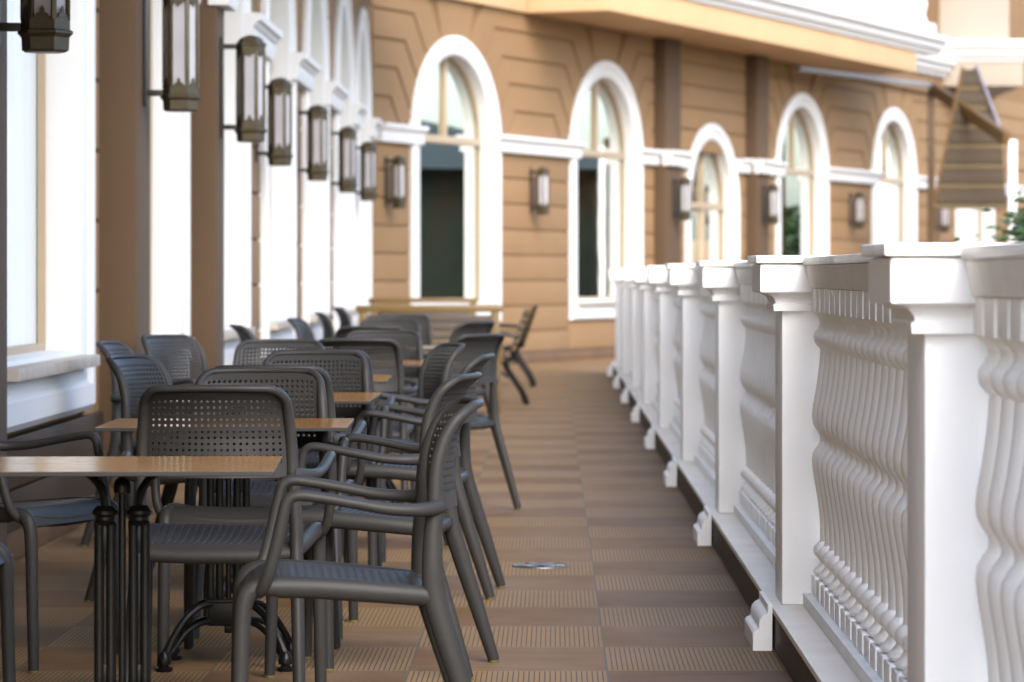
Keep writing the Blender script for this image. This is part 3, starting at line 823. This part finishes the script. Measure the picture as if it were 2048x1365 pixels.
# ------------------------------------------------------------------ wall lanterns
def make_lantern():
    t = thing('wall_lantern', '', 'lantern')
    bm = bm_new(); box(bm, 0.002, .022, -.022, .022, .03, .66, .004)
    obj('back_bar', bm, M['bronze_dark'], t)
    for z in (.095, .60):
        bm = bm_new(); box(bm, .022, .10, -.014, .014, z - .016, z + .016, .003); obj('arm', bm, M['bronze_dark'], t)
    cx = .19; R0 = .092
    def hexr(bm, prof): lathe(bm, prof, 6, (cx, 0, 0), rot=0)
    bm = bm_new(); hexr(bm, [(.075, .0), (.088, .008), (.090, .055), (.096, .062), (.104, .070), (.104, .078), (.093, .085), (.092, .13)])
    for k in range(6):   # crest ornaments in front of the panes
        q = k * PI / 3 + PI / 6; ap = .084
        m4 = Matrix.Translation((cx, 0, 0)) @ Matrix.Rotation(q, 4, 'Z')
        prism(bm, [(-.028, .128), (.028, .128), (.020, .142), (.009, .146), (.009, .158), (0, .172), (-.009, .158), (-.009, .146), (-.020, .142)], 'x', ap - .006, ap - .001, mat=m4)
    obj('base', bm, M['bronze'], t, smooth=20)
    bm = bm_new(); hexr(bm, [(.092, .555), (.093, .60), (.100, .606), (.100, .614), (.088, .622), (.070, .650), (.030, .668), (.012, .672)])
    for k in range(6):
        q = k * PI / 3 + PI / 6; ap = .084
        m4 = Matrix.Translation((cx, 0, 0)) @ Matrix.Rotation(q, 4, 'Z')
        prism(bm, [(-.028, .557), (.028, .557), (.018, .545), (.006, .541), (0, .528), (-.006, .541), (-.018, .545)], 'x', ap - .006, ap - .001, mat=m4)
    obj('cap', bm, M['bronze'], t, smooth=20)
    bm = bm_new()
    for k in range(6):
        q = k * PI / 3; x, y = cx + .087 * math.cos(q), .087 * math.sin(q)
        box(bm, -.012, .006, -.009, .009, .12, .565, .002, mat=Matrix.Translation((x, y, 0)) @ Matrix.Rotation(q, 4, 'Z'))
    obj('cage', bm, M['bronze'], t)
    bm = bm_new(); lathe(bm, [(.081, .125), (.081, .56)], 6, (cx, 0, 0)); obj('glass', bm, M['frosted'], t, smooth=20)
    return t
lan_lab = ['lantern on the nearest pilaster at top left, only its lower end in frame',
 'lantern on the second pilaster, cut by the top edge', 'whole lantern on the third pilaster, largest complete one on the left wall',
 'small lantern low right of the largest complete one on the left wall',
 'fifth lantern along the left wall', 'sixth lantern along the left wall', 'last lantern on the left wall, next to the corner',
 'lantern on the far wall between corner and first arched window', 'lantern on the far wall between the first two arched windows',
 'lantern beside the arched door', 'lantern right of the arched door on a pilaster', 'lantern between the two right hand arched windows',
 'farthest lantern, under the awning']
eang = math.atan2(nrm.y, nrm.x)
spots = [(-2.09, 12.7, 0), (-2.09, 17.3, 0), (-2.09, 21.3, 0), (-2.278, 25.9, 0), (-2.278, 30.02, 0), (-2.278, 34.4, 0), (-2.278, 38.25, 0)]
for s, off in ((.42, .022), (5.25, .022), (10.6, .21), (14.95, .21), (20.5, .022), (26.3, .022)):
    p = EW @ Vector((s, off, 0)); spots.append((p.x, p.y, eang))
proto = make_lantern()
for i, (x, y, a) in enumerate(spots):
    spawn(proto, i > 0, (x, y, 2.03), a, lan_lab[i], 'bronze hexagonal wall lanterns')

# ------------------------------------------------------------------ awning / pergola by the far wall
aw = thing('awning', 'brown ribbed canvas awning on stained timber frame by the far wall', 'awning')
bm = bm_new(); box(bm, 6.80, 6.93, 61.8, 61.93, 0, 4.55, .01); obj('post', bm, M['timber'], aw)
def beam(bm, a, b, w, h):
    a, b = Vector(a), Vector(b); dd = b - a; L = dd.length; m4 = Matrix.Translation(a) @ dd.to_track_quat('X', 'Z').to_matrix().to_4x4()
    box(bm, 0, L, -w / 2, w / 2, -h / 2, h / 2, .008, mat=m4)
bm = bm_new(); beam(bm, (4.1, 57.0, 4.66), (6.95, 61.8, 4.62), .07, .09); obj('beam', bm, M['steel'], aw)
bm = bm_new(); beam(bm, (6.87, 61.8, 4.60), (7.72, 58.0, 3.52), .12, .22); obj('rafter', bm, M['timber'], aw)
bm = bm_new()
# ribbed canvas hanging from the apex: folds between ribs
A0, A1 = Vector((7.28, 60.6, 4.86)), Vector((7.50, 60.6, 4.86)); B0, B1 = Vector((6.60, 59.2, 2.38)), Vector((7.88, 59.2, 2.38))
NR = 7
prev = None
for k in range(NR * 6 + 1):
    q = k / (NR * 6); sag = .10 * abs(math.sin(q * NR * PI))
    e0 = A0.lerp(B0, q); e1 = A1.lerp(B1, q)
    e1.x = min(7.50 + .42 * q / .5, 7.88)
    row = [bm.verts.new(e0.lerp(e1, u) + Vector((0, -sag, 0))) for u in (0, .5, 1)]
    row2 = [bm.verts.new(e0.lerp(e1, u) + Vector((0, -sag + .012, 0))) for u in (0, .5, 1)]
    if prev:
        for a, b in ((prev[0], row), (prev[1], row2)):
            for i in range(2): bm.faces.new((a[i], a[i + 1], b[i + 1], b[i]))
    prev = (row, row2)
obj('canvas', bm, M['canvas'], aw)
for k in range(1, NR + 1):
    q = k / NR
    bm = bm_new(); e0 = A0.lerp(B0, q); e1 = A1.lerp(B1, q); e1.x = min(7.50 + .42 * q / .5, 7.88)
    tube(bm, [e0 + Vector((0, -.02, 0)), e1 + Vector((0, -.02, 0))], .036, .036, 8, (0, 0, 1), 0); obj('rib', bm, M['canvas_hem'], aw)
bm = bm_new(); beam(bm, (7.28, 60.55, 4.9), (6.60, 59.15, 2.36), .05, .05); obj('edge_pole', bm, M['timber'], aw)
bm = bm_new(); beam(bm, (7.51, 60.55, 4.90), (7.89, 59.75, 3.60), .05, .10); obj('edge_board', bm, M['steel'], aw)
bm = bm_new(); box(bm, 7.77, 7.90, 58.05, 58.18, 0, 3.50, .01); obj('post', bm, M['house_white'], aw)

# house beyond the awning
hs = thing('house', 'white plastered house with grey cornice beyond the awning', 'building')
bm = bm_new(); box(bm, 9.6, 17, 75, 83, -.5, 5.15, .01); obj('wall', bm, M['house_white'], hs)
bm = bm_new(); box(bm, 9.5, 17.1, 74.9, 83, 5.152, 5.30, .01); box(bm, 9.35, 17.25, 74.75, 83, 5.302, 5.74, .02); box(bm, 9.2, 17.4, 74.6, 83.1, 5.742, 5.95, .02); obj('cornice', bm, M['house_grey'], hs)
bm = bm_new(); box(bm, 9.7, 17, 75.2, 83, 5.96, 10, .02); obj('upper_wall', bm, M['house_white'], hs)
for x in (11, 13.2, 15.4):
    bm = bm_new(); box(bm, x, x + 1.1, 74.94, 75.02, 1.0, 3.3, .02); w = obj('window', bm, M['white'], hs)
    bm = bm_new(); box(bm, x + .12, x + .98, 74.925, 74.938, 1.12, 3.18); obj('pane', bm, M['glass'], w)

# neighbours only caught in the window glass
nb = thing('garden_house', 'low house with grey green hipped roof mirrored in the arched windows', 'building', (18.5, 63.5, 0), R(42))
M['dark_clad'], _nt, _b = new_mat('ivy_brown_cladding')
_b.inputs['Roughness'].default_value = .85
_nt.links.new(ramp(_nt, noise(_nt, coords(_nt, True, (1, 1, .5)), 1.1, 5), [(.36, (.004, .006, .003)), (.5, (.010, .018, .008)), (.62, (.022, .014, .004)), (.72, (.10, .055, .01))]), _b.inputs['Base Color'])
bm = bm_new(); box(bm, -6, 6, -4, 4, -.6, 3.25, .02); obj('wall', bm, M['dark_clad'], nb)
bm = bm_new()
v = [bm.verts.new(p) for p in ((-6.6, -4.6, 3.25), (6.6, -4.6, 3.25), (6.6, 4.6, 3.25), (-6.6, 4.6, 3.25), (-2.6, 0, 4.4), (1.5, 0, 4.4))]
for q in ((0, 1, 5, 4), (1, 2, 5), (2, 3, 4, 5), (3, 0, 4), (3, 2, 1, 0)): bm.faces.new([v[i] for i in q])
obj('roof', bm, M['roof_tile'], nb, smooth=0)

# ------------------------------------------------------------------ plants
def foliage(bm, c, rx, rz, n, size, seed):
    rnd = random.Random(seed)
    clumps = [(Vector((rnd.gauss(0, .45) * rx, rnd.gauss(0, .45) * rx, rnd.uniform(-.8, .9) * rz)), rnd.uniform(.25, .5)) for _ in range(22)]
    for k in range(n):
        cc, cr = rnd.choice(clumps)
        p = c + cc + Vector((rnd.gauss(0, 1) * cr * rx * .6, rnd.gauss(0, 1) * cr * rx * .6, rnd.gauss(0, 1) * cr * rz * .5))
        e = Matrix.Rotation(rnd.uniform(0, 6.28), 4, 'Z') @ Matrix.Rotation(rnd.uniform(-1.2, 1.2), 4, 'X')
        s = size * rnd.uniform(.6, 1.3)
        vs = [bm.verts.new(p + e @ Vector(q) * s) for q in ((-.5, 0, 0), (0, -.28, .05), (.5, 0, 0), (0, .28, .05))]
        bm.faces.new(vs)
def tree(name, label, cat, x, y, h, r, mat, seed, leaves=2600, size=.28, trunk=.16):
    t = thing(name, label, cat, (x, y, -.6), 0, 'trees and shrubs beyond the balustrade')
    bm = bm_new(); tube(bm, [(0, 0, 0), (.04, .02, h * .3), (-.03, .03, h * .6), (.02, 0, h * .85)], [trunk, trunk * .8, trunk * .5, trunk * .2], None, 8, (1, 0, 0), 4)
    for k in range(5):
        a = k * 1.3; tube(bm, [(0, 0, h * (.35 + .08 * k)), (r * .3 * math.cos(a), r * .3 * math.sin(a), h * (.45 + .09 * k)), (r * .6 * math.cos(a), r * .6 * math.sin(a), h * (.5 + .09 * k))], [trunk * .4, trunk * .25, trunk * .1], None, 6, (0, 0, 1), 3)
    obj('trunk', bm, M['bark'], t)
    bm = bm_new(); foliage(bm, Vector((0, 0, h * .62)), r, h * .38, leaves, size, seed); obj('crown', bm, mat, t, smooth=0, recalc=False)
    return t
tree('shrub', 'dark green shrub at the right edge behind the balustrade', 'shrub', 3.55, 25.0, 2.35, .42, M['leaf'], 3, 2600, .075, .03)
for i, (x, y, h, r, lab) in enumerate([
    (10.5, 30, 3.2, 1.9, 'round garden tree out of frame right of the balustrade'),
    (28, 58, 4.4, 2.6, 'garden tree behind the low hipped roof house')]):
    tree('garden_tree', lab, 'tree', x, y, h, r, M['leaf'] if i % 2 else M['leaf_l'], 20 + i, 3000, .38)
hg = thing('hedge', 'dark clipped hedge mirrored low in the right hand windows', 'hedge', (20.5, 79, -.6), math.atan2(12, 9))
bm = bm_new()
rnd = random.Random(5)
for k in range(9000):
    p = Vector((rnd.uniform(-9, 9), rnd.choice((-1, 1, 0)) * .7 + rnd.gauss(0, .15), 0)); p.z = rnd.uniform(.05, 3.1 + .25 * math.sin(p.x * 1.7) + .15 * math.sin(p.x * 4.1))
    e = Matrix.Rotation(rnd.uniform(0, 6.28), 4, 'Z') @ Matrix.Rotation(rnd.uniform(-1.3, 1.3), 4, 'X'); q = .3 * rnd.uniform(.6, 1.3)
    bm.faces.new([bm.verts.new(p + e @ Vector(c) * q) for c in ((-.5, 0, 0), (0, -.35, .05), (.5, 0, 0), (0, .35, .05))])
obj('crown', bm, M['leaf'], hg, smooth=0, recalc=False)
bm = bm_new()
for k in range(10): tube(bm, [(-8.5 + k * 1.9, 0, 0), (-8.4 + k * 1.9, .05, 1.4), (-8.5 + k * 1.9, 0, 2.4)], [.07, .05, .02], None, 6, (1, 0, 0), 2)
obj('stems', bm, M['bark'], hg)

# ------------------------------------------------------------------ small things on the floor
t = thing('floor_drain', 'shiny round steel drain cover set in the walkway tiles', 'drain', (-.055, 14.0, 0))
bm = bm_new(); lathe(bm, [(.098, .0005), (.105, .003), (.112, .006), (.118, .004), (.120, .0005)], 40); obj('rim', bm, M['chrome'], t)
bm = bm_new()
for k in range(6):
    a = k * PI / 3
    box(bm, .02, .098, -.017, .017, .0005, .007, .002, mat=Matrix.Rotation(a, 4, 'Z'))
lathe(bm, [(.03, .0005), (.034, .008), (.0, .010)], 20); obj('grate', bm, M['chrome'], t)
bm = bm_new(); box(bm, -.012, .012, -.016, .016, 0, .006, .002)
for v in bm.verts: v.co.z += .004 * (v.co.x > 0) * (v.co.z > .003)
tag(obj('paper_scrap', bm, M['scrap'], loc=(-2.12, 15.45, 0), rotz=.4), 'tiny white paper scrap on the dark tiles by the left wall', 'litter')

# ------------------------------------------------------------------ light, sky, camera
EL, AZ = 37, -70     # sun elevation and azimuth (degrees from +X toward +Y)
W = bpy.data.worlds.new('World'); S.world = W; W.use_nodes = True
nt = W.node_tree; bg = nt.nodes['Background']
sky = nt.nodes.new('ShaderNodeTexSky'); sky.sky_type = 'NISHITA'; sky.sun_disc = False
sky.sun_elevation = R(EL); sky.sun_rotation = R(90 - AZ); sky.air_density = 1.0; sky.dust_density = 3.0; sky.ozone_density = 2.5
nt.links.new(sky.outputs[0], bg.inputs[0]); bg.inputs[1].default_value = .15
L = bpy.data.lights.new('sun', 'SUN'); L.energy = .5; L.angle = R(40); L.color = (1, .98, .95)
lo = bpy.data.objects.new('sun', L); C.objects.link(lo)
to = Vector((math.cos(R(EL)) * math.cos(R(AZ)), math.cos(R(EL)) * math.sin(R(AZ)), math.sin(R(EL))))
lo.rotation_euler = to.to_track_quat('Z', 'Y').to_euler(); lo.location = (20, 10, 20)

cam = bpy.data.cameras.new('camera'); co = bpy.data.objects.new('camera', cam); C.objects.link(co)
co.location = (0, 0, 1.2); co.rotation_euler = (R(90), 0, 0)
cam.sensor_width = 36; cam.lens = 119.53
cam.shift_x = -84 / 2048; cam.shift_y = -132.5 / 2048
cam.clip_start = .1; cam.clip_end = 3000
cam.dof.use_dof = True; cam.dof.focus_distance = 9.7; cam.dof.aperture_fstop = 5.8
S.camera = co
S.render.engine = 'CYCLES'
S.cycles.use_denoising = True
S.cycles.max_bounces = 8; S.cycles.diffuse_bounces = 4; S.cycles.glossy_bounces = 4
S.view_settings.view_transform = 'Standard'; S.view_settings.look = 'None'
S.view_settings.exposure = 2.2; S.view_settings.gamma = 1
